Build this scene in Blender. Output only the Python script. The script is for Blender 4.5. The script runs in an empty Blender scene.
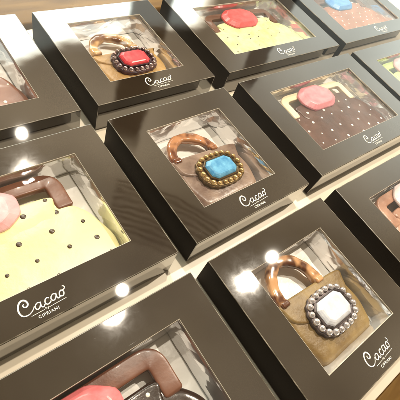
import bpy, bmesh, math, random
from mathutils import Vector, Matrix, noise
S = 0.15                      # one unit (the width of a small box) in metres
scene = bpy.context.scene
col = scene.collection
PI = math.pi
random.seed(7)

# ------------------------------------------------------------------ materials
def newmat(name):
    m = bpy.data.materials.new(name); m.use_nodes = True
    nt = m.node_tree; b = nt.nodes['Principled BSDF']
    return m, nt, b
def N(nt, t, **kw):
    n = nt.nodes.new(t)
    for k, v in kw.items():
        if k in n.inputs: n.inputs[k].default_value = v
        else: setattr(n, k, v)
    return n
def coords(nt, scale=1.0, off=(0, 0, 0), world=False):
    if world:
        tc = N(nt, 'ShaderNodeNewGeometry'); out = tc.outputs['Position']
    else:
        tc = N(nt, 'ShaderNodeTexCoord'); out = tc.outputs['Object']
    mp = N(nt, 'ShaderNodeMapping')
    mp.inputs['Scale'].default_value = tuple(q / S for q in (scale if isinstance(scale, tuple) else (scale,) * 3))
    mp.inputs['Location'].default_value = off
    nt.links.new(out, mp.inputs['Vector'])
    return mp.outputs['Vector']
def ramp(nt, fac, stops):
    r = N(nt, 'ShaderNodeValToRGB')
    e = r.color_ramp.elements
    while len(e) < len(stops): e.new(0.5)
    for el, (p, c) in zip(e, stops):
        el.position = p; el.color = (*c, 1) if len(c) == 3 else c
    nt.links.new(fac, r.inputs['Fac'])
    return r.outputs['Color']
def mottled(name, c1, c2, rough=0.35, scale=9, bump=0.25, bscale=40, spec=0.5, detail=4, r2=None, off=(0, 0, 0), coat=0, stops=(0.35, 0.7), sss=0, bdist=0.004):
    m, nt, b = newmat(name)
    v = coords(nt, 1.0, off)
    n = N(nt, 'ShaderNodeTexNoise', Scale=scale, Detail=detail, Roughness=0.6)
    nt.links.new(v, n.inputs['Vector'])
    nt.links.new(ramp(nt, n.outputs['Fac'], [(stops[0], c1), (stops[1], c2)]), b.inputs['Base Color'])
    n2 = N(nt, 'ShaderNodeTexNoise', Scale=bscale, Detail=5, Roughness=0.6)
    nt.links.new(v, n2.inputs['Vector'])
    bp = N(nt, 'ShaderNodeBump', Strength=bump, Distance=bdist * S)
    nt.links.new(n2.outputs['Fac'], bp.inputs['Height'])
    nt.links.new(bp.outputs['Normal'], b.inputs['Normal'])
    b.inputs['Roughness'].default_value = rough
    if r2 is not None:
        mr = N(nt, 'ShaderNodeMapRange'); mr.inputs['To Min'].default_value = rough; mr.inputs['To Max'].default_value = r2
        nt.links.new(n.outputs['Fac'], mr.inputs['Value']); nt.links.new(mr.outputs['Result'], b.inputs['Roughness'])
    b.inputs['Specular IOR Level'].default_value = spec
    b.inputs['Coat Weight'].default_value = coat
    b.inputs['Coat Roughness'].default_value = 0.08
    if sss:
        b.inputs['Subsurface Weight'].default_value = sss
        b.inputs['Subsurface Scale'].default_value = 0.03 * S
        b.inputs['Subsurface Radius'].default_value = (1, .6, .4)
    return m

def lid_material():
    m, nt, b = newmat('glossy_brown_card')
    v = coords(nt, 1.0, world=True)
    n = N(nt, 'ShaderNodeTexNoise', Scale=2.2, Detail=3)
    nt.links.new(v, n.inputs['Vector'])
    nt.links.new(ramp(nt, n.outputs['Fac'], [(0.3, (0.018, 0.010, 0.005)), (0.7, (0.027, 0.017, 0.008))]), b.inputs['Base Color'])
    # dust and smears in the gloss
    n2 = N(nt, 'ShaderNodeTexNoise', Scale=14, Detail=8, Roughness=0.7, Distortion=0.6)
    nt.links.new(v, n2.inputs['Vector'])
    mr = N(nt, 'ShaderNodeMapRange'); mr.inputs['From Min'].default_value = 0.3; mr.inputs['From Max'].default_value = 0.75
    mr.inputs['To Min'].default_value = 0.035; mr.inputs['To Max'].default_value = 0.062
    nt.links.new(n2.outputs['Fac'], mr.inputs['Value']); nt.links.new(mr.outputs['Result'], b.inputs['Roughness'])
    n3 = N(nt, 'ShaderNodeTexNoise', Scale=3.5, Detail=2)
    nt.links.new(v, n3.inputs['Vector'])
    bp = N(nt, 'ShaderNodeBump', Strength=0.07, Distance=0.016 * S)
    nt.links.new(n3.outputs['Fac'], bp.inputs['Height'])
    n4 = N(nt, 'ShaderNodeTexNoise', Scale=160, Detail=3)
    nt.links.new(v, n4.inputs['Vector'])
    bp2 = N(nt, 'ShaderNodeBump', Strength=0.0, Distance=0.001 * S)
    nt.links.new(n4.outputs['Fac'], bp2.inputs['Height']); nt.links.new(bp.outputs['Normal'], bp2.inputs['Normal'])
    nt.links.new(bp2.outputs['Normal'], b.inputs['Normal'])
    vs_ = coords(nt, (2.0, 22.0, 2.0), world=True)
    sc_ = N(nt, 'ShaderNodeTexNoise', Scale=3.0, Detail=6, Roughness=0.8, Distortion=1.4); nt.links.new(vs_, sc_.inputs['Vector'])
    add_ = N(nt, 'ShaderNodeMapRange'); add_.inputs['From Min'].default_value = .66; add_.inputs['From Max'].default_value = .74
    add_.inputs['To Max'].default_value = .16
    nt.links.new(sc_.outputs['Fac'], add_.inputs['Value'])
    sm_ = N(nt, 'ShaderNodeMath'); sm_.operation = 'ADD'
    nt.links.new(mr.outputs['Result'], sm_.inputs[0]); nt.links.new(add_.outputs['Result'], sm_.inputs[1]); nt.links.new(sm_.outputs[0], b.inputs['Roughness'])
    b.inputs['IOR'].default_value = 2.1
    b.inputs['Coat Weight'].default_value = 0.6
    b.inputs['Coat Roughness'].default_value = 0.03
    return m

def clear_material(name, ior, rough, tint=(1, 1, 1), wave=0.0, wscale=6):
    m = bpy.data.materials.new(name); m.use_nodes = True
    nt = m.node_tree; nt.nodes.clear()
    out = N(nt, 'ShaderNodeOutputMaterial')
    tr = N(nt, 'ShaderNodeBsdfTransparent'); tr.inputs['Color'].default_value = (*tint, 1)
    gl = N(nt, 'ShaderNodeBsdfGlossy'); gl.inputs['Roughness'].default_value = rough
    gl.inputs['Color'].default_value = (1, 1, 1, 1)
    geo = N(nt, 'ShaderNodeNewGeometry')
    mr = N(nt, 'ShaderNodeMapRange')                # the same reflectance on both sides of the sheet
    mr.inputs['To Min'].default_value = ior; mr.inputs['To Max'].default_value = 1 / ior
    nt.links.new(geo.outputs['Backfacing'], mr.inputs['Value'])
    fr = N(nt, 'ShaderNodeFresnel'); nt.links.new(mr.outputs['Result'], fr.inputs['IOR'])
    if wave:
        v = coords(nt, 1.0, world=True)
        n = N(nt, 'ShaderNodeTexNoise', Scale=wscale, Detail=2); nt.links.new(v, n.inputs['Vector'])
        bp = N(nt, 'ShaderNodeBump', Strength=wave, Distance=0.02 * S)
        nt.links.new(n.outputs['Fac'], bp.inputs['Height']); nt.links.new(bp.outputs['Normal'], gl.inputs['Normal'])
    mx = N(nt, 'ShaderNodeMixShader')
    nt.links.new(fr.outputs['Fac'], mx.inputs[0]); nt.links.new(tr.outputs[0], mx.inputs[1]); nt.links.new(gl.outputs[0], mx.inputs[2])
    nt.links.new(mx.outputs[0], out.inputs['Surface'])
    return m

def foil_material():
    m, nt, b = newmat('pale_foil_tray')
    v = coords(nt, 1.0, world=True)
    b.inputs['Base Color'].default_value = (0.90, 0.90, 0.91, 1)
    b.inputs['Metallic'].default_value = 0.72
    b.inputs['Roughness'].default_value = 0.08
    n = N(nt, 'ShaderNodeTexVoronoi', Scale=3.2); n.feature = 'SMOOTH_F1'; n.inputs['Smoothness'].default_value = 0.35
    n1 = N(nt, 'ShaderNodeTexNoise', Scale=2.5, Detail=1)
    nt.links.new(v, n1.inputs['Vector'])
    va = N(nt, 'ShaderNodeVectorMath'); va.operation = 'ADD'
    nt.links.new(v, va.inputs[0]); nt.links.new(n1.outputs['Color'], va.inputs[1]); nt.links.new(va.outputs[0], n.inputs['Vector'])
    bp = N(nt, 'ShaderNodeBump', Strength=0.15, Distance=0.06 * S)
    nt.links.new(n.outputs['Distance'], bp.inputs['Height']); nt.links.new(bp.outputs['Normal'], b.inputs['Normal'])
    return m

def tortoise(name, c1, c2, off=(0, 0, 0), scale=6):
    m = mottled(name, c1, c2, rough=0.16, scale=scale, bump=0.05, spec=0.6, off=off, coat=0.4, stops=(0.42, 0.56), detail=2)
    return m

def gem_material(name, c, c2, rough=0.3, trans=0.0):
    return mottled(name, c, c2, rough=rough, scale=16, bump=0.12, bscale=20, spec=0.4, coat=0.0, sss=0.2, detail=8, bdist=.01)

def wood_material():
    m, nt, b = newmat('brown_wood')
    v = coords(nt, (1.0, 9.0, 9.0), world=True)
    n = N(nt, 'ShaderNodeTexNoise', Scale=1.6, Detail=6, Distortion=0.5); nt.links.new(v, n.inputs['Vector'])
    nt.links.new(ramp(nt, n.outputs['Fac'], [(0.3, (0.12, 0.060, 0.014)), (0.7, (0.24, 0.135, 0.038))]), b.inputs['Base Color'])
    b.inputs['Roughness'].default_value = 0.5
    b.inputs['Specular IOR Level'].default_value = 0.08
    return m

M = {}
M['lid'] = lid_material()
M['side'] = mottled('gap_shade_card', (0.010, 0.0055, 0.003), (0.018, 0.010, 0.005), rough=0.6, spec=0.15, scale=3, bump=.1)
M['core_glint'] = mottled('card_core_glint', (0.34, 0.29, 0.22), (0.60, 0.54, 0.44), rough=0.5, scale=12)
M['rub_glint'] = mottled('rubbed_edge_glint', (0.05, 0.04, 0.025), (0.38, 0.33, 0.25), rough=0.3, scale=9, stops=(.35, .75))
M['base'] = mottled('dark_base_card', (0.012, 0.009, 0.006), (0.02, 0.015, 0.01), rough=0.5)
M['logo'] = mottled('white_print', (0.80, 0.77, 0.70), (0.88, 0.85, 0.78), rough=0.4, bump=0.02)
M['window'] = clear_material('clear_acetate', 1.24, 0.02, (0.99, 0.99, 0.985), wave=0.35, wscale=4)
M['glass'] = clear_material('display_glass', 1.09, 0.04, (1, 1, 1))
M['foil'] = foil_material()
M['liner'] = mottled('white_liner', (0.86, 0.83, 0.78), (0.93, 0.91, 0.88), rough=0.35, scale=4, bump=0.2, bscale=3, bdist=0.05)
M['shelf'] = mottled('cream_shelf_board', (0.86, 0.75, 0.58), (0.92, 0.83, 0.68), rough=0.35, scale=2, bump=0.05)
M['wood'] = wood_material()
# ------------------------------------------------------------------ mesh helpers
class MB:
    def __init__(s): s.bm = bmesh.new()
    def done(s, name, mats, parent=None, smooth=False, loc=(0, 0, 0)):
        me = bpy.data.meshes.new(name)
        bmesh.ops.recalc_face_normals(s.bm, faces=s.bm.faces)
        for f in s.bm.faces: f.smooth = smooth
        s.bm.to_mesh(me); s.bm.free()
        for m in (mats if isinstance(mats, (list, tuple)) else [mats]): me.materials.append(m)
        o = bpy.data.objects.new(name, me); col.objects.link(o)
        o.location = loc
        if parent: o.parent = parent
        return o
    def face(s, vs, mi=0):
        try: f = s.bm.faces.new(vs)
        except ValueError: return None
        f.material_index = mi; return f
    def box(s, x0, y0, z0, x1, y1, z1, bev=0, seg=2, mi=0):
        vs = [s.bm.verts.new(p) for p in [(x0, y0, z0), (x1, y0, z0), (x1, y1, z0), (x0, y1, z0), (x0, y0, z1), (x1, y0, z1), (x1, y1, z1), (x0, y1, z1)]]
        fs = [s.face([vs[i] for i in q], mi) for q in [(3, 2, 1, 0), (4, 5, 6, 7), (0, 1, 5, 4), (1, 2, 6, 5), (2, 3, 7, 6), (3, 0, 4, 7)]]
        if bev:
            es = list({e for f in fs for e in f.edges})
            bmesh.ops.bevel(s.bm, geom=es, offset=bev, segments=seg, affect='EDGES', profile=0.5)
    def rings(s, rr, close_top=True, close_bot=True, mi=0):
        R_ = [[s.bm.verts.new(p) for p in r] for r in rr]
        n = len(R_[0])
        for a, b in zip(R_, R_[1:]):
            for i in range(n): s.face([a[i], a[(i + 1) % n], b[(i + 1) % n], b[i]], mi)
        if close_bot: s.face(list(reversed(R_[0])), mi)
        if close_top: s.face(R_[-1], mi)
        return R_
    def sphere(s, c, r, seg=14, ring=8, sz=1.0, mi=0):
        rr = []
        for k in range(1, ring):
            t = PI * k / ring - PI / 2
            rr.append([(c[0] + r * math.cos(t) * math.cos(2 * PI * i / seg), c[1] + r * math.cos(t) * math.sin(2 * PI * i / seg), c[2] + r * sz * math.sin(t)) for i in range(seg)])
        R_ = s.rings(rr, False, False, mi)
        a = s.bm.verts.new((c[0], c[1], c[2] - r * sz)); b = s.bm.verts.new((c[0], c[1], c[2] + r * sz))
        for i in range(seg):
            s.face([a, R_[0][(i + 1) % seg], R_[0][i]], mi); s.face([b, R_[-1][i], R_[-1][(i + 1) % seg]], mi)

def empty(name, loc):
    o = bpy.data.objects.new(name, None); col.objects.link(o); o.location = loc
    o.empty_display_size = 0.02
    return o
def tag(o, label, cat, group=None):
    o['label'] = label; o['category'] = cat
    if group: o['group'] = group
    return o

def catmull(P, per=8, closed=True):
    out = []; n = len(P)
    rng = range(n) if closed else range(n - 1)
    for i in rng:
        g = (lambda k: P[k % n]) if closed else (lambda k: P[min(max(k, 0), n - 1)])
        p0, p1, p2, p3 = g(i - 1), g(i), g(i + 1), g(i + 2)
        for k in range(per):
            t = k / per
            out.append(tuple(0.5 * ((2 * b) + (c - a) * t + (2 * a - 5 * b + 4 * c - d) * t * t + (-a + 3 * b - 3 * c + d) * t ** 3) for a, b, c, d in zip(p0, p1, p2, p3)))
    if not closed: out.append(tuple(P[-1]))
    return out
def rounded(P, r, seg=5):
    """closed polygon with its corners rounded"""
    out = []; n = len(P)
    for i in range(n):
        a, b, c = Vector(P[i - 1]), Vector(P[i]), Vector(P[(i + 1) % n])
        u = (a - b); v = (c - b)
        q = min(r, u.length * 0.45, v.length * 0.45)
        s_, e_ = b + u.normalized() * q, b + v.normalized() * q
        for k in range(seg + 1):
            t = k / seg
            p = (1 - t) ** 2 * s_ + 2 * t * (1 - t) * b + t * t * e_
            out.append((p.x, p.y))
    return out
def resample(P, n):
    L = [0]
    for i in range(len(P)):
        a, b = P[i], P[(i + 1) % len(P)]; L.append(L[-1] + math.dist(a, b))
    T = L[-1]; out = []; j = 0
    for k in range(n):
        d = T * k / n
        while L[j + 1] < d: j += 1
        f = (d - L[j]) / max(L[j + 1] - L[j], 1e-9); a, b = P[j], P[(j + 1) % len(P)]
        out.append((a[0] + (b[0] - a[0]) * f, a[1] + (b[1] - a[1]) * f))
    return out
def dist_poly(p, P):
    best = 9
    for i in range(len(P)):
        a, b = P[i], P[(i + 1) % len(P)]
        dx, dy = b[0] - a[0], b[1] - a[1]
        t = max(0, min(1, ((p[0] - a[0]) * dx + (p[1] - a[1]) * dy) / (dx * dx + dy * dy + 1e-12)))
        best = min(best, math.hypot(p[0] - a[0] - dx * t, p[1] - a[1] - dy * t))
    return best

class Slab:
    """a moulded chocolate slab: outline with rounded shoulders and a slightly uneven top"""
    def __init__(s, P, z0, z1, r, dome=0.0, wob=0.004, seed=0, n=120):
        s.P = resample(P, n); s.z0, s.z1, s.r, s.dome, s.wob, s.seed = z0, z1, r, dome, wob, seed
        s.c = (sum(p[0] for p in s.P) / n, sum(p[1] for p in s.P) / n)
    def z(s, p):
        d = dist_poly(p, s.P); t = min(d / s.r, 1)
        return s.z1 - s.r + s.r * math.sqrt(max(0, 1 - (1 - t) ** 2)) + s.dome * min(1, d / 0.2) + s.wob * noise.noise(Vector((p[0] * 7 + s.seed, p[1] * 7, s.seed))) * t
    def build(s, mb, mi=0):
        ts = [0, .004, .012, .025, .045, .07, .1, .14, .2, .27, .35, .45, .56, .68, .8, .9, .97]
        rr = [[(x, y, s.z0) for x, y in s.P]]
        for t in ts:
            rr.append([(lambda q: (q[0], q[1], s.z(q)))((x + (s.c[0] - x) * t, y + (s.c[1] - y) * t)) for x, y in s.P])
        mb.rings(rr, True, True, mi)

def sweep(mb, path, w, h, z, ex=2.4, nseg=18, mi=0, taper=None, caps=True):
    """band with superellipse section (half width w, half height h) along a 2-D path at height z"""
    rr = []
    n = len(path)
    for i, p in enumerate(path):
        a, b = Vector(path[max(i - 1, 0)][:2]), Vector(path[min(i + 1, n - 1)][:2])
        t = (b - a).normalized(); nrm = Vector((-t.y, t.x))
        k = taper(i / (n - 1)) if taper else 1
        zz = z(i / (n - 1)) if callable(z) else z
        ring = []
        for j in range(nseg):
            q = 2 * PI * j / nseg
            cx = math.copysign(abs(math.cos(q)) ** (2 / ex), math.cos(q)) * w * k
            cz = math.copysign(abs(math.sin(q)) ** (2 / ex), math.sin(q)) * h * k
            ring.append((p[0] + nrm.x * cx, p[1] + nrm.y * cx, zz + cz))
        rr.append(ring)
    if caps:
        for end in (0, -1):
            base = rr[end]; c = Vector((sum(q[0] for q in base) / nseg, sum(q[1] for q in base) / nseg, sum(q[2] for q in base) / nseg))
            adj = Vector(path[end][:2]) - Vector(path[1 if end == 0 else -2][:2]); adj = Vector((adj.x, adj.y, 0)).normalized()
            extra = []
            for f, k in ((.5, .87), (.85, .5), (1, .15)):
                extra.append([tuple(c + (Vector(q) - c) * k + adj * min(w, h) * f) for q in base])
            rr = (list(reversed(extra)) + rr) if end == 0 else rr + extra
    mb.rings(rr, True, True, mi)

# ------------------------------------------------------------------ the box
H = 0.235
WALL = 0.014
def make_lid(W, D, win):
    x0, y0, x1, y1 = win
    mb = MB(); bm = mb.bm
    zt, zu, zb = H, H - 0.012, 0.012
    def ring(a, b, c, d, z): return [bm.verts.new(p) for p in [(a, b, z), (c, b, z), (c, d, z), (a, d, z)]]
    Rg = [ring(0, 0, W, D, zb), ring(0, 0, W, D, zt), ring(x0, y0, x1, y1, zt), ring(x0, y0, x1, y1, zu),
          ring(WALL, WALL, W - WALL, D - WALL, zu), ring(WALL, WALL, W - WALL, D - WALL, zb)]
    for k in range(6):
        a, b = Rg[k], Rg[(k + 1) % 6]
        for i in range(4): mb.face([a[i], a[(i + 1) % 4], b[(i + 1) % 4], b[i]])
    bmesh.ops.recalc_face_normals(bm, faces=bm.faces)
    bm.verts.ensure_lookup_table()
    outer = set(Rg[0] + Rg[1])
    es = [e for e in bm.edges if (e.verts[0] in outer and e.verts[1] in outer and not (abs(e.verts[0].co.z - zb) < 1e-6 and abs(e.verts[1].co.z - zb) < 1e-6))]
    inner = set(Rg[2])
    es2 = [e for e in bm.edges if e.verts[0] in inner and e.verts[1] in inner]
    bmesh.ops.bevel(bm, geom=es, offset=0.0055, segments=3, affect='EDGES', profile=0.5)
    es2 = [e for e in es2 if e.is_valid]
    bmesh.ops.bevel(bm, geom=es2, offset=0.003, segments=2, affect='EDGES', profile=0.5)
    bmesh.ops.recalc_face_normals(bm, faces=bm.faces)
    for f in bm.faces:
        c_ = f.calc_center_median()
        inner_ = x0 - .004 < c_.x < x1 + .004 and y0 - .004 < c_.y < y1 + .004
        if inner_ and c_.z > zu + .001: f.material_index = 2   # cut card edge round the window, paled to paint its highlight line
        elif abs(f.normal.x) > .9: f.material_index = 1        # two side walls coloured darker and matte, standing in for gap shade
        elif c_.z > zt - .006 and abs(f.normal.z) < .97 and .3 < abs(f.normal.z): f.material_index = 3   # rubbed top edge, lightened to paint the lit line along it
    return mb

def stroke(mb, P, w, z, wf=None, ends=True):
    """flat ribbon of printed ink along a polyline"""
    n = len(P); L, R_ = [], []
    for i, p in enumerate(P):
        a, b = Vector(P[max(i - 1, 0)]), Vector(P[min(i + 1, n - 1)])
        t = (b - a); t = t.normalized() if t.length > 1e-9 else Vector((1, 0)); nr = Vector((-t.y, t.x)) * (w / 2 * (wf(i / (n - 1)) if wf else 1))
        L.append(mb.bm.verts.new((p[0] + nr.x, p[1] + nr.y, z))); R_.append(mb.bm.verts.new((p[0] - nr.x, p[1] - nr.y, z)))
    for i in range(n - 1): mb.face([R_[i], R_[i + 1], L[i + 1], L[i]])

def text_mesh(body, size, x, y, z, bold=0.0, sx=1.0, space=1.0):
    cu = bpy.data.curves.new('lettering', 'FONT'); cu.body = body; cu.size = size; cu.offset = bold; cu.space_character = space
    cu.resolution_u = 3
    o = bpy.data.objects.new('lettering', cu); col.objects.link(o)
    bpy.context.view_layer.update()
    dg = bpy.context.evaluated_depsgraph_get()
    me = bpy.data.meshes.new_from_object(o.evaluated_get(dg))
    out = [[(v.co.x * sx + x, v.co.y + y, z) for v in me.vertices], [list(p.vertices) for p in me.polygons]]
    bpy.data.objects.remove(o); bpy.data.curves.remove(cu); bpy.data.meshes.remove(me)
    return out
def make_logo():
    mb = MB(); z = 0
    dz = [0]
    def st(P, w, per=6, wf=None):
        dz[0] += 0.00012
        stroke(mb, catmull(P, per, False), w, dz[0], wf)
    w = 0.0062
    # the big C: spiral at the top, long foot running into the a
    st([(.036, .088), (.030, .080), (.022, .086), (.022, .100), (.033, .112), (.050, .110), (.060, .095), (.055, .076)][::-1][0:0] or
       [(.034, .097), (.028, .093), (.030, .083), (.040, .080), (.049, .090), (.046, .107), (.034, .116), (.018, .110), (.006, .092), (.002, .072), (.006, .053), (.018, .043), (.036, .042), (.055, .052), (.068, .066)], w,
       wf=lambda t: 0.65 + 0.6 * math.sin(PI * min(1, t * 1.1)))
    def a(x, y, k=1):
        st([(x + .028 * k, y + .026), (x + .018 * k, y + .031), (x + .006 * k, y + .024), (x + .001, y + .011), (x + .008 * k, y + .002), (x + .018 * k, y + .006), (x + .027 * k, y + .018)], w * .8)
        st([(x + .030 * k, y + .030), (x + .027 * k, y + .014), (x + .029 * k, y + .003), (x + .036 * k, y + .002), (x + .044 * k, y + .010)], w * .8)
    a(.068, .044)
    st([(.137, .072), (.131, .077), (.121, .073), (.115, .060), (.119, .049), (.129, .047), (.141, .055)], w * .8)
    a(.143, .049)
    st([(.197, .079), (.189, .074), (.184, .062), (.189, .053), (.199, .053), (.206, .063), (.205, .074), (.198, .080), (.192, .076)], w * .8)
    st([(.204, .078), (.213, .079), (.219, .086), (.217, .094), (.211, .096)], w * .7)
    st([(.040, .029), (.085, .0305), (.100, .031)], .0022)
    st([(.122, .032), (.16, .034), (.205, .036)], .0022)
    for body, size, x, y, bold in (('by', .015, .1045, .029, .0002), ('CIPRIANI', .0200, .063, .004, .0003)):
        vs, fs = text_mesh(body, size, x, y, 0.0008, bold, sx=1.0, space=1.22)
        V = [mb.bm.verts.new(p) for p in vs]
        for f in fs: mb.face([V[i] for i in f])
    return mb

proto_mesh = {}
WIN = {'small': (0.19, 0.18, 0.81, 0.82), 'large': (0.205, 0.18, 1.288, 0.815)}
SIZE = {'small': (1.0, 0.9935), 'large': (1.484, 0.9935)}
def make_box(kind):
    W, D = SIZE[kind]; x0, y0, x1, y1 = WIN[kind]
    root = empty('gift_box', (0, 0, 0))
    def off(o): o.location = (-W / 2, -D / 2, 0); return o     # root stands at the middle of the base
    off(make_lid(W, D, WIN[kind]).done('lid', [M['lid'], M['side'], M['core_glint'], M['rub_glint']], root))
    b = MB(); b.box(WALL + .004, WALL + .004, 0.0, W - WALL - .004, D - WALL - .004, 0.016)
    off(b.done('base', M['base'], root))
    wn = MB(); wn.box(x0 - .03, y0 - .03, H - .0185, x1 + .03, y1 + .03, H - .0160)
    off(wn.done('window', M['window'], root))
    # foil insert: flange, sloping walls and a floor
    t = MB(); e = 0.012
    def rect(a, b_, c, d, z):
        pts = []
        for (p, q) in (((a, b_), (c, b_)), ((c, b_), (c, d)), ((c, d), (a, d)), ((a, d), (a, b_))):
            for k in range(10):
                u = k / 10; pts.append((p[0] + (q[0] - p[0]) * u, p[1] + (q[1] - p[1]) * u, z))
        return pts
    rs = [rect(x0 - .05, y0 - .05, x1 + .05, y1 + .05, H - .022), rect(x0 - e, y0 - e, x1 + e, y1 + e, H - .022)]
    for k, zz in enumerate((.19, .15, .11, .075)):
        g = e - (e + .028) * ((k + 1) / 4); gy_ = e - .004 * (k + 1); rs.append([(p[0] + .006 * noise.noise(Vector((p[0] * 9, p[1] * 9, k))), p[1] + .006 * noise.noise(Vector((p[1] * 9, p[0] * 9, k + 5))), zz) for p in rect(x0 - g, y0 - g, x1 + g, y1 + gy_, zz)])
    t.rings(rs, False, False)
    off(t.done('tray', M['foil'], root))
    f = MB(); n = 26
    g = [[f.bm.verts.new((x0 - .01 + (x1 - x0 + .02) * i / n, y0 - .01 + (y1 - y0 + .02) * j / n, .07 + .006 * noise.noise(Vector((i * .35, j * .35, 3))))) for j in range(n + 1)] for i in range(n + 1)]
    for i in range(n):
        for j in range(n): f.face([g[i][j], g[i + 1][j], g[i + 1][j + 1], g[i][j + 1]])
    off(f.done('tray_liner', M['liner'], root, smooth=True))
    lg = make_logo().done('logo', M['logo'], root)
    lg.location = (-W / 2 + (.425 if kind == 'small' else .668), -D / 2 + .022, H + .0006)
    return root
def copy_tree(o, parent=None):
    c = o.copy(); col.objects.link(c); c.parent = parent
    for ch in list(o.children): copy_tree(ch, c)
    return c

P1 = 1.115
BOX = {'A': ('large', -1.6, P1), 'B': ('small', 0.0, P1), 'C': ('large', 1.153, P1), 'D': ('large', 2.745, P1),
       'E': ('large', -1.6, 0.0), 'F': ('small', 0.0, -.003), 'G': ('large', 1.153, .006), 'H': ('large', 2.712, 0.0),
       'I': ('large', -1.61, -P1), 'J': ('small', 0.0, -P1 + .003), 'K': ('large', 1.157, -P1 - .004)}
ROT = {'F': .010, 'J': .004, 'K': -.008, 'I': -.004, 'B': .002}
BOXLAB = {
 'A': 'large dark gift box in the back row holding the terracotta brown bag',
 'B': 'small dark gift box holding the golden bag with a red jewel',
 'C': 'large dark gift box holding the pale yellow bag with a coral red jewel',
 'D': 'large dark gift box holding the white-dotted rosy bag with a sky blue jewel',
 'E': 'large dark gift box at the left, holding the yellow polka dot bag',
 'F': 'small dark gift box at the centre holding the mauve bag with a blue jewel',
 'G': 'large dark gift box holding the dark brown bag with cream handle and pink jewel',
 'H': 'large dark gift box at the right edge, holding the pale green bag',
 'I': 'large dark gift box holding the very dark bag with a salmon pink jewel',
 'J': 'small dark gift box holding the mustard tan bag with a white jewel',
 'K': 'dark gift box at the right edge holding the rosy bag with a whitish pink jewel'}
protos = {}
roots = {}
for n_, (kind, x, y) in BOX.items():
    W, D = SIZE[kind]
    if kind not in protos: protos[kind] = r = make_box(kind)
    else: r = copy_tree(protos[kind])
    a = ROT.get(n_, 0)
    r.location = (x + W / 2, y + D / 2, 0); r.rotation_euler = (0, 0, a)
    tag(r, BOXLAB[n_], 'gift box', 'gift boxes laid out in rows on the cream shelf')
    roots[n_] = (x, y)

# ------------------------------------------------------------------ the chocolate bags
FLOOR = 0.074
def place(root, n_, cx, cy):
    root.location = (roots[n_][0] + cx, roots[n_][1] + cy, FLOOR)
def octagon(a, b, cut=0.36, rot=0, cx=0, cy=0):
    c = cut * min(a, b) * 1.25
    P = [(-a + c, -b), (a - c, -b), (a, -b + c), (a, b - c), (a - c, b), (-a + c, b), (-a, b - c), (-a, -b + c)]
    co, si = math.cos(rot), math.sin(rot)
    return [(cx + x * co - y * si, cy + x * si + y * co) for x, y in P]
def cut_gem(mb, P, z0, z1, table=0.62, girdle=0.35, tz=1.0):
    """faceted stone: girdle, crown facets and a flat table"""
    cx = sum(p[0] for p in P) / len(P); cy = sum(p[1] for p in P) / len(P)
    def sc(k, z): return [(cx + (x - cx) * k, cy + (y - cy) * k, z) for x, y in P]
    zg = z0 + (z1 - z0) * girdle
    mb.rings([sc(.95, z0), sc(1, zg), sc(.93, zg + (z1 - zg) * .42), sc(.82, zg + (z1 - zg) * .80), sc(table, z1)], True, True)

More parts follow.
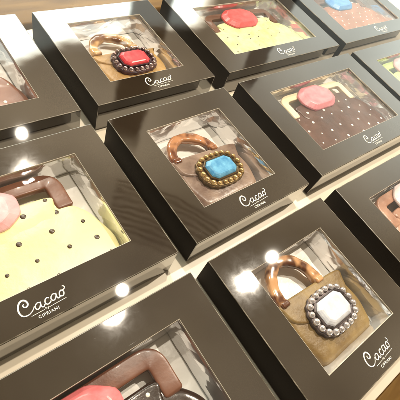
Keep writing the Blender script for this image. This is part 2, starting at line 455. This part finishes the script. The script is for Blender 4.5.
def small_bag(n_, label, body_m, handle_m, plate_m, bead_m, gem_m, hh=0.0, hx=0.0, btop=0.0, bead_n=20, gk=1.0, br_=.0185):
    cx, cy = 0.5, 0.4
    root = empty('chocolate_handbag', (0, 0, 0)); place(root, n_, cx, cy)
    tag(root, label, 'chocolate handbag', 'jewelled chocolate handbags in the small boxes')
    T = lambda P: [(x - cx, y - cy) for x, y in P]
    # heights below are local: 0 = tray floor
    P = rounded(T([(.275, .185), (.735, .19), (.785, .36), (.760, .565 + btop), (.26, .585 + btop), (.225, .40)]), .05, 5)
    sl = Slab(P, 0, .070, .040, dome=.006, seed=ord(n_))
    mb = MB(); sl.build(mb); mb.done('body', body_m, root, True)
    F = catmull(T([(.262, .587 + btop), (.252, .54 + btop * .7), (.265, .47), (.315, .43), (.40, .40), (.51, .335), (.62, .37), (.72, .42), (.762, .50), (.765, .562 + btop), (.51, .580 + btop)]), 6)
    fl = Slab(F, .045, .083, .014, dome=.004, seed=ord(n_) + 3)
    mb = MB(); fl.build(mb); mb.done('flap', body_m, root, True)
    # ring handle
    mb = MB()
    hp = catmull(T([(.292 + hx, .555), (.285 + hx, .625 + hh * .4), (.330 + hx, .725 + hh * .8), (.415 + hx, .772 + hh), (.510 + hx, .745 + hh), (.580 + hx, .675 + hh * .6), (.605 + hx, .59 + btop * .5)]), 7, False)
    sweep(mb, hp, .035, .026, lambda t: .056 + .016 * math.sin(PI * t), ex=3.4, taper=lambda t: 1 + .07 * math.sin(t * 21) + .04 * math.sin(t * 47))
    mb.done('handle', handle_m, root, True)
    for hx_, hy_ in ((.29 + hx, .575 + btop * .5), (.60 + hx, .578 + btop * .5)):
        mb = MB(); q = [(x - cx, y - cy) for x, y in [(hx_ - .03, hy_ - .018), (hx_ + .03, hy_ - .018), (hx_ + .03, hy_ + .02), (hx_ - .03, hy_ + .02)]]
        Slab(rounded(q, .01, 3), .05, .097, .012, seed=2, n=40).build(mb); mb.done('handle_clip', handle_m, root, True)
    # brooch
    br = MB(); bx, by = .522 - cx, .402 - cy
    A, B = .152, .112
    pl = []
    def ringpt(t, a, b):
        c, s_ = math.cos(t), math.sin(t); e = 2 / 2.7
        return (bx + math.copysign(abs(c) ** e, c) * a, by + math.copysign(abs(s_) ** e, s_) * b)
    raw = resample([ringpt(2 * PI * i / 200, A, B) for i in range(200)], bead_n)
    for i in range(160):
        t = 2 * PI * i / 160
        x, y = ringpt(t, A + .010, B + .010)
        dmin = min(math.hypot(x - q[0], y - q[1]) for q in raw)
        k = 1 + (0.12 - dmin * 3.0)
        pl.append((bx + (x - bx) * k, by + (y - by) * k))
    Slab(pl, .06, .104, .010, n=160, wob=0).build(br)
    brooch = br.done('brooch', plate_m, root, True)
    for q in raw:
        mb = MB(); rr_ = br_ * random.uniform(.9, 1.08)
        mb.sphere((q[0], q[1], .108), rr_, 14, 9)
        mb.done('bead', bead_m, brooch, True)
    mb = MB()
    rim = octagon(.118 * gk, .082 * gk, cx=bx, cy=by); g = octagon(.106 * gk, .072 * gk, cx=bx, cy=by)
    sc = lambda P, z: [(x, y, z) for x, y in P]
    mb.rings([sc(rim, .095), sc(rim, .118), sc(octagon(.112 * gk, .077 * gk, cx=bx, cy=by), .122), sc(g, .116)], True, True)
    mb.done('gem_setting', plate_m, brooch)
    mb = MB(); cut_gem(mb, octagon(.105 * gk, .0715 * gk, cx=bx, cy=by), .110, .136, table=.72, girdle=.3)
    mb.done('gem', gem_m, brooch)
    return root

tan = mottled('tan_chocolate', (0.15, 0.085, 0.025), (0.31, 0.205, 0.075), rough=0.38, scale=6, bump=0.25, r2=.5, bscale=30, bdist=.014, detail=8)
mauve = mottled('mauve_chocolate', (0.13, 0.075, 0.055), (0.33, 0.225, 0.165), rough=0.2, scale=6, bump=0.18, r2=.4, bscale=30, bdist=.012, detail=8)
golden = mottled('golden_chocolate', (0.26, 0.135, 0.035), (0.52, 0.32, 0.12), rough=0.38, scale=7, bump=0.28, bscale=30, bdist=.014, detail=8)
rosy = mottled('rosy_brown_chocolate', (0.34, 0.16, 0.10), (0.56, 0.32, 0.22), rough=0.3, scale=6, bump=0.2, bscale=30, bdist=.012, detail=8)
amber1 = tortoise('tortoise_amber', (0.10, 0.030, 0.010), (0.62, 0.33, 0.15), scale=9)
amber2 = tortoise('tortoise_copper', (0.13, 0.035, 0.012), (0.52, 0.23, 0.10), off=(3, 1, 0), scale=8)
amber3 = tortoise('tortoise_honey', (0.16, 0.055, 0.018), (0.60, 0.36, 0.16), off=(1, 5, 0), scale=7)
plate1 = mottled('gunmetal', (0.09, 0.07, 0.07), (0.2, 0.16, 0.16), rough=.35); plate1.node_tree.nodes['Principled BSDF'].inputs['Metallic'].default_value = .6
plate2 = mottled('dark_bronze', (0.10, 0.06, 0.025), (0.24, 0.15, 0.06), rough=.35); plate2.node_tree.nodes['Principled BSDF'].inputs['Metallic'].default_value = .6
plate3 = mottled('dark_plum_metal', (0.035, 0.012, 0.018), (0.09, 0.035, 0.045), rough=.3)
pearl = mottled('pearl', (0.62, 0.55, 0.54), (0.90, 0.85, 0.84), rough=.1, bump=.02, coat=.8); pearl.node_tree.nodes['Principled BSDF'].inputs['Metallic'].default_value = .6
bronze = mottled('bronze_bead', (0.46, 0.28, 0.10), (0.72, 0.50, 0.22), rough=.2, bump=.05); bronze.node_tree.nodes['Principled BSDF'].inputs['Metallic'].default_value = .55
silverb = mottled('silver_pink_bead', (0.22, 0.14, 0.13), (0.62, 0.48, 0.46), rough=.12, bump=.05); silverb.node_tree.nodes['Principled BSDF'].inputs['Metallic'].default_value = .7
g_white = gem_material('white_stone', (0.55, 0.55, 0.60), (0.80, 0.80, 0.84))
g_blue = gem_material('turquoise_stone', (0.035, 0.22, 0.46), (0.20, 0.52, 0.74))
g_red = gem_material('ruby_stone', (0.52, 0.02, 0.035), (0.80, 0.10, 0.11))

small_bag('B', 'golden tan chocolate handbag with a red jewel ringed by silvery beads', golden, amber3, plate3, silverb, g_red, hh=-.055, hx=.01, btop=-.05, gk=1.05)
small_bag('F', 'mauve brown chocolate handbag with a blue jewel ringed by bronze beads', mauve, amber2, plate2, bronze, g_blue, hh=-.035, gk=1.03)
small_bag('J', 'mustard tan chocolate handbag with a white jewel ringed by pearl beads', tan, amber1, plate1, pearl, g_white, hh=.02, gk=1.08, br_=.0205)

def big_bag(n_, label, body_m, handle_m, gem_m, dot_m, dots, dr=.012, top=0.0, gem=True, hw=.042, seed=1):
    cx, cy = 0.742, 0.4
    root = empty('chocolate_handbag', (0, 0, 0)); place(root, n_, cx, cy)
    tag(root, label, 'chocolate handbag', 'chocolate handbags with a large candy jewel in the large boxes')
    T = lambda P: [(x - cx, y - cy) for x, y in P]
    P = rounded(T([(.235, .13), (1.255, .13), (1.275, .30), (1.215, .49), (1.15, .568), (1.085, .585), (1.068, .66 + top), (.40, .66 + top), (.375, .60), (.30, .59), (.235, .45)]), .045, 5)
    sl = Slab(P, 0, .078, .034, dome=.012, seed=seed, wob=.006, n=150)
    mb = MB(); sl.build(mb); mb.done('body', body_m, root, True)
    # flap: a raised panel with a softly curved lower edge
    F = catmull(T([(.42, .655 + top), (.40, .58), (.42, .50), (.55, .45), (.74, .425), (.93, .45), (1.03, .50), (1.06, .58), (1.05, .65 + top), (.74, .66 + top)]), 6)
    fl = Slab(F, .05, .086, .018, dome=.012, seed=seed + 1, wob=.004)
    mb = MB(); fl.build(mb); mb.done('flap', body_m, root, True)
    mb = MB()
    hp = rounded(T([(.345, .40), (.345, .757), (1.112, .757), (1.112, .40)]), .075, 7)
    # open path: drop the closing side
    i0 = max(range(len(hp)), key=lambda i: -hp[i][1] - hp[i][0] * .01)
    hp = [(-.397, .165)] + [q for q in hp if q[1] > .17] + [(.370, .165)]
    fine = []
    for a, b in zip(hp, hp[1:]):
        m_ = max(1, int(math.dist(a, b) / .03))
        for k in range(m_): fine.append((a[0] + (b[0] - a[0]) * k / m_, a[1] + (b[1] - a[1]) * k / m_))
    fine.append(hp[-1])
    sweep(mb, fine, hw, .020, lambda t: .066 + .002 * math.sin(t * 31), ex=6.5, nseg=32)
    mb.done('handle', handle_m, root, True)
    if dots:
        for (x, y) in dots:
            q = (x - cx, y - cy)
            z = sl.z(q)
            if dist_poly(q, fl.P) > 0 and inside(q, fl.P): z = max(z, fl.z(q))
            rnd_ = random.Random(int(x * 991 + y * 7919) + seed); r = dr * rnd_.uniform(.7, 1.3)
            mb = MB(); mb.sphere((q[0], q[1], z), r, 12, 6, sz=rnd_.uniform(.14, .3))
            mb.done('dot', dot_m, root, True)
    if gem:
        mb = MB()
        G = T([(.555, .545), (.80, .535), (.895, .60), (.905, .715), (.795, .80), (.60, .805), (.50, .735), (.49, .635)])
        G = resample(rounded(G, .03, 3), 40)
        gcx = sum(p[0] for p in G) / 40; gcy = sum(p[1] for p in G) / 40
        def sc(k, z, dx=0): return [(gcx + (x - gcx) * k + dx, gcy + (y - gcy) * k, z) for x, y in G]
        mb.rings([sc(.94, .080), sc(.99, .088), sc(1, .098), sc(.975, .106), sc(.76, .128), sc(.72, .130)], True, True)
        mb.done('candy_jewel', gem_m, root)
    return root
def inside(p, P):
    c = False; n = len(P)
    for i in range(n):
        a, b = P[i], P[i - 1]
        if (a[1] > p[1]) != (b[1] > p[1]) and p[0] < (b[0] - a[0]) * (p[1] - a[1]) / (b[1] - a[1]) + a[0]: c = not c
    return c
BODYP = [(.26, .15), (1.24, .15), (1.25, .30), (1.19, .47), (1.06, .56), (1.04, .63), (.43, .63), (.40, .58), (.32, .56), (.26, .44)]
def stagger(px, py, jit, seed, x0=.28):
    rnd = random.Random(seed); out = []; r = 0; y = .17
    while y < .66:
        x = x0 + (px / 2 if r % 2 else 0)
        while x < 1.25:
            q = (x + rnd.uniform(-jit, jit), y + rnd.uniform(-jit, jit))
            if inside(q, BODYP): out.append(q)
            x += px
        y += py; r += 1
    return out

yellow = mottled('yellow_white_chocolate', (0.84, 0.74, 0.32), (0.90, 0.83, 0.43), rough=.35, scale=3, bump=.3, bscale=9, bdist=.012, sss=.1)
pale = mottled('pale_yellow_green_chocolate', (0.56, 0.60, 0.25), (0.78, 0.76, 0.42), rough=.45, scale=11, bump=.4, bscale=22, detail=8)
green = mottled('pale_green_chocolate', (0.42, 0.56, 0.16), (0.60, 0.70, 0.28), rough=.35, scale=4)
dark = mottled('dark_brown_chocolate', (0.060, 0.022, 0.013), (0.13, 0.055, 0.036), rough=.22, scale=6, bump=.4, bscale=16, bdist=.014, detail=8, r2=.4, coat=.15)
darker = mottled('plain_dark_chocolate', (0.016, 0.007, 0.004), (0.04, 0.018, 0.010), rough=.2, scale=5, bump=.2, coat=.2)
terra = mottled('terracotta_chocolate', (0.13, 0.05, 0.03), (0.24, 0.10, 0.06), rough=.3, scale=4, bump=.2)
rosy2 = mottled('rosy_milk_chocolate', (0.28, 0.115, 0.065), (0.44, 0.20, 0.125), rough=.35, scale=6, bump=.25)
milk = mottled('milk_chocolate_handle', (0.11, 0.042, 0.024), (0.18, 0.08, 0.045), rough=.25, scale=5, bump=.12, coat=.2)
milk2 = mottled('milk_chocolate_pale_handle', (0.12, 0.040, 0.020), (0.22, 0.09, 0.050), rough=.34, scale=5, bump=.15, bscale=14, bdist=.010, detail=7, coat=.05)
cream = mottled('cream_chocolate', (0.80, 0.66, 0.42), (0.88, 0.76, 0.54), rough=.3, scale=5, bump=.1)
dotw = mottled('white_dot', (0.85, 0.78, 0.66), (0.9, 0.84, 0.74), rough=.4)
dotd = mottled('dark_dot', (0.045, 0.025, 0.012), (0.08, 0.045, 0.02), rough=.3)
c_pale = gem_material('pale_pink_candy', (0.74, 0.36, 0.38), (0.82, 0.50, 0.52))
c_salm = gem_material('salmon_candy', (0.70, 0.16, 0.17), (0.80, 0.26, 0.27))
c_pink = gem_material('pink_candy', (0.66, 0.20, 0.23), (0.78, 0.32, 0.35))
c_red = gem_material('coral_candy', (0.60, 0.045, 0.05), (0.76, 0.11, 0.11))
c_ice = gem_material('whitish_pink_candy', (0.78, 0.66, 0.66), (0.86, 0.78, 0.78))
c_blue = gem_material('sky_blue_candy', (0.04, 0.22, 0.56), (0.14, 0.40, 0.72))

E_dots = [(1.03, .63), (1.05, .54), (1.15, .43), (.98, .44), (1.02, .32), (1.17, .31), (.85, .32), (.81, .44), (.89, .58), (.70, .31), (1.06, .19), (.76, .20), (.91, .20), (1.2, .2), (.66, .44), (.55, .32), (.50, .45), (.60, .2), (.45, .2), (.40, .33), (.35, .45), (.33, .2), (.52, .57), (.42, .57)]
G_dots = [(.34, .53), (.33, .40), (.47, .56), (.65, .53), (.70, .47), (.83, .46), (.56, .47), (.69, .35), (.80, .30), (.67, .23), (1.01, .39), (1.10, .32), (.87, .21), (.55, .33), (1.11, .22), (.44, .46), (.43, .34), (.50, .24), (.36, .26), (.93, .33), (.95, .47), (1.0, .55), (1.1, .45), (1.18, .37), (1.0, .25), (1.2, .25), (.90, .56)]
big_bag('A', 'terracotta brown chocolate handbag with a few pale dots, cut off by the left edge', terra, terra, c_pale, dotw, stagger(.17, .12, .02, 3, x0=.35), .010, seed=11)
big_bag('C', 'pale yellow speckled chocolate handbag with a coral red jewel', pale, milk, c_red, dotd, stagger(.15, .10, .03, 5), .0065, seed=12, hw=.034)
big_bag('D', 'rosy brown chocolate handbag with small white dots and a sky blue jewel', rosy2, milk, c_blue, dotw, stagger(.12, .075, .015, 8), .009, seed=13)
big_bag('E', 'yellow chocolate handbag with dark brown polka dots, brown handle and pale pink jewel', yellow, milk2, c_pale, dotd, E_dots, .0135, seed=14, hw=.047)
big_bag('G', 'dark brown white-dotted chocolate handbag with cream handle and pink jewel', dark, cream, c_pink, dotw, G_dots, .0105, seed=15, hw=.034)
big_bag('H', 'pale green chocolate handbag with green handle, cut off by the right edge', green, green, c_pale, dotd, [], seed=16)
big_bag('K', 'rosy brown chocolate handbag with a whitish pink jewel, cut off by the right edge', rosy, rosy, c_ice, dotw, [], seed=18)
big_bag('I', 'very dark chocolate handbag with milk brown handle and salmon pink jewel', darker, milk2, c_salm, dotw, [(1.00, .615), (.86, .46), (1.0, .44), (1.14, .42), (.92, .3), (1.08, .3), (.75, .3), (.6, .44)], .010, seed=17, hw=.050)

# ------------------------------------------------------------------ the shelf and what stands behind it
mb = MB(); mb.box(-6, -1.237, -.12, 9, 2.232, 0.0, bev=.006)
o = mb.done('shelf_board', M['shelf']); o['kind'] = 'structure'
mb = MB(); mb.box(-6, 2.262, -.12, 9, 6.0, .035, bev=.01)
o = mb.done('wooden_ledge', M['wood']); o['kind'] = 'structure'
mb = MB(); mb.box(-6, -4.0, -.12, 9, -1.243, -.008, bev=.008)
o = mb.done('front_ledge', M['wood']); o['kind'] = 'structure'
mb = MB(); mb.box(-6, -3, 1.035, 9, 4.2, 1.045)
PANE = tag(mb.done('glass_pane', M['glass']), 'clear glass pane of the display case lying over all the gift boxes', 'glass pane')

# ------------------------------------------------------------------ light: three ceiling downlights and the room around
for (x, y, watt) in ((5.05, .59, 60), (1.45, 1.64, 22), (1.33, 6.28, 32)):
    l = bpy.data.lights.new('downlight', 'POINT'); l.shadow_soft_size = .115 * S; l.energy = watt
    l.color = (1.0, .89, .73)
    o = bpy.data.objects.new('downlight', l); col.objects.link(o); o.location = (x, y, 8)

w = bpy.data.worlds.new('World'); scene.world = w; w.use_nodes = True
nt = w.node_tree; bg = nt.nodes['Background']
tc = N(nt, 'ShaderNodeTexCoord'); sp = N(nt, 'ShaderNodeSeparateXYZ'); nt.links.new(tc.outputs['Generated'], sp.inputs[0])
def mth(op, a, b=None, c=None, clamp=False):
    n = N(nt, 'ShaderNodeMath'); n.operation = op; n.use_clamp = clamp
    for i, v in enumerate((a, b, c)):
        if v is None: continue
        if isinstance(v, (int, float)): n.inputs[i].default_value = v
        else: nt.links.new(v, n.inputs[i])
    return n.outputs[0]
az = mth('MULTIPLY', mth('ARCTAN2', sp.outputs['Y'], sp.outputs['X']), 180 / PI)
el = mth('MULTIPLY', mth('ARCSINE', sp.outputs['Z']), 180 / PI)
def sstep(v, a, b):
    n = N(nt, 'ShaderNodeMapRange'); n.interpolation_type = 'SMOOTHSTEP'
    n.inputs['From Min'].default_value = a; n.inputs['From Max'].default_value = b
    nt.links.new(v, n.inputs['Value']); return n.outputs['Result']
def band(v, a, b, s): return mth('MULTIPLY', sstep(v, a - s, a + s), mth('SUBTRACT', 1, sstep(v, b - s, b + s)))
nz = N(nt, 'ShaderNodeTexNoise', Scale=2.3, Detail=2); nt.links.new(tc.outputs['Generated'], nz.inputs['Vector'])
wob = mth('MULTIPLY', mth('SUBTRACT', nz.outputs['Fac'], .5), 9)
elw = mth('ADD', el, wob)
# bright patch painted into the world low on the far side, for lid glare
edge = mth('SUBTRACT', elw, mth('MULTIPLY', mth('SUBTRACT', az, 66), .38))
glow = mth('MULTIPLY', mth('SUBTRACT', 1, sstep(edge, 36.3, 38.0)), band(az, 44, 100, 2))
lowr = mth('MULTIPLY', mth('SUBTRACT', 1, sstep(el, 20, 48)), band(az, 0, 37, 6))
base = mth('ADD', .09, mth('MULTIPLY', mth('ADD', .46, mth('MULTIPLY', mth('SUBTRACT', nz.outputs['Fac'], .5), 1.5)), mth('MAXIMUM', band(az, -50, 105, 15), sstep(el, 72, 82))))
val = mth('ADD', mth('ADD', base, mth('MULTIPLY', glow, 5.0)), mth('MULTIPLY', lowr, .55))
dk = mth('MULTIPLY', band(az, 48.3, 54.3, .5), mth('SUBTRACT', 1, sstep(el, 46, 50)))
dk2 = mth('MULTIPLY', band(az, 32.3, 35.2, .3), mth('SUBTRACT', 1, sstep(el, 34, 36)))
stripe = mth('MULTIPLY', mth('GREATER_THAN', mth('SINE', mth('MULTIPLY', el, 7.5)), 0), mth('MULTIPLY', band(az, 24, 51, .6), band(el, 52.5, 60.5, .3)))
dark_ = mth('MULTIPLY', mth('SUBTRACT', 1, mth('MULTIPLY', dk, .92)), mth('SUBTRACT', 1, mth('MULTIPLY', dk2, .85)))
dark_ = mth('MULTIPLY', dark_, mth('SUBTRACT', 1, mth('MULTIPLY', stripe, .7)))
val = mth('MULTIPLY', mth('MULTIPLY', val, dark_), mth('ADD', 1, mth('MULTIPLY', mth('SUBTRACT', 1, sstep(el, 44, 56)), .45)))
below = sstep(sp.outputs['Z'], -.05, .05)
val = mth('MULTIPLY', val, mth('ADD', .25, mth('MULTIPLY', below, .75)))
nt.links.new(val, bg.inputs['Strength'])
mixc = N(nt, 'ShaderNodeMix'); mixc.data_type = 'RGBA'
nt.links.new(mth('ADD', glow, lowr, clamp=True), mixc.inputs[0])
mixc.inputs[6].default_value = (1.0, .81, .55, 1); mixc.inputs[7].default_value = (.93, 1.0, .90, 1)
nt.links.new(mixc.outputs[2], bg.inputs['Color'])

# ------------------------------------------------------------------ camera (solved from the corners of the boxes)
R_ = [[0.7726668655281274, -0.5654682962749512, 0.2884987362586583], [-0.35055752259303496, -0.7589602161623892, -0.5487156036018783], [0.5292403407416828, 0.32283896324738115, -0.7846525763297945]]
cam = bpy.data.cameras.new('camera'); co = bpy.data.objects.new('camera', cam); col.objects.link(co)
m4 = Matrix(((R_[0][0], -R_[1][0], -R_[2][0]), (R_[0][1], -R_[1][1], -R_[2][1]), (R_[0][2], -R_[1][2], -R_[2][2]))).to_4x4()
co.matrix_world = Matrix.Translation(Vector((-1.08107018, -0.55350928, 2.12950525)) * S) @ m4
cam.sensor_width = 36; cam.lens = 404.03566944690033 / 400 * 36
cam.clip_start = .01; cam.clip_end = 100
scene.camera = co

# everything above was drawn in box widths: bring it to metres
seen = set()
for o in col.objects:
    if o is co: continue
    o.location = o.location * S
    if o.type == 'MESH' and o.data.name not in seen:
        seen.add(o.data.name); o.data.transform(Matrix.Scale(S, 4))
scene.render.engine = 'CYCLES'
scene.cycles.transparent_max_bounces = 16
scene.cycles.max_bounces = 7
scene.cycles.diffuse_bounces = 3
scene.cycles.glossy_bounces = 4
scene.view_settings.view_transform = 'Standard'
scene.view_settings.look = 'None'
scene.view_settings.exposure = 0
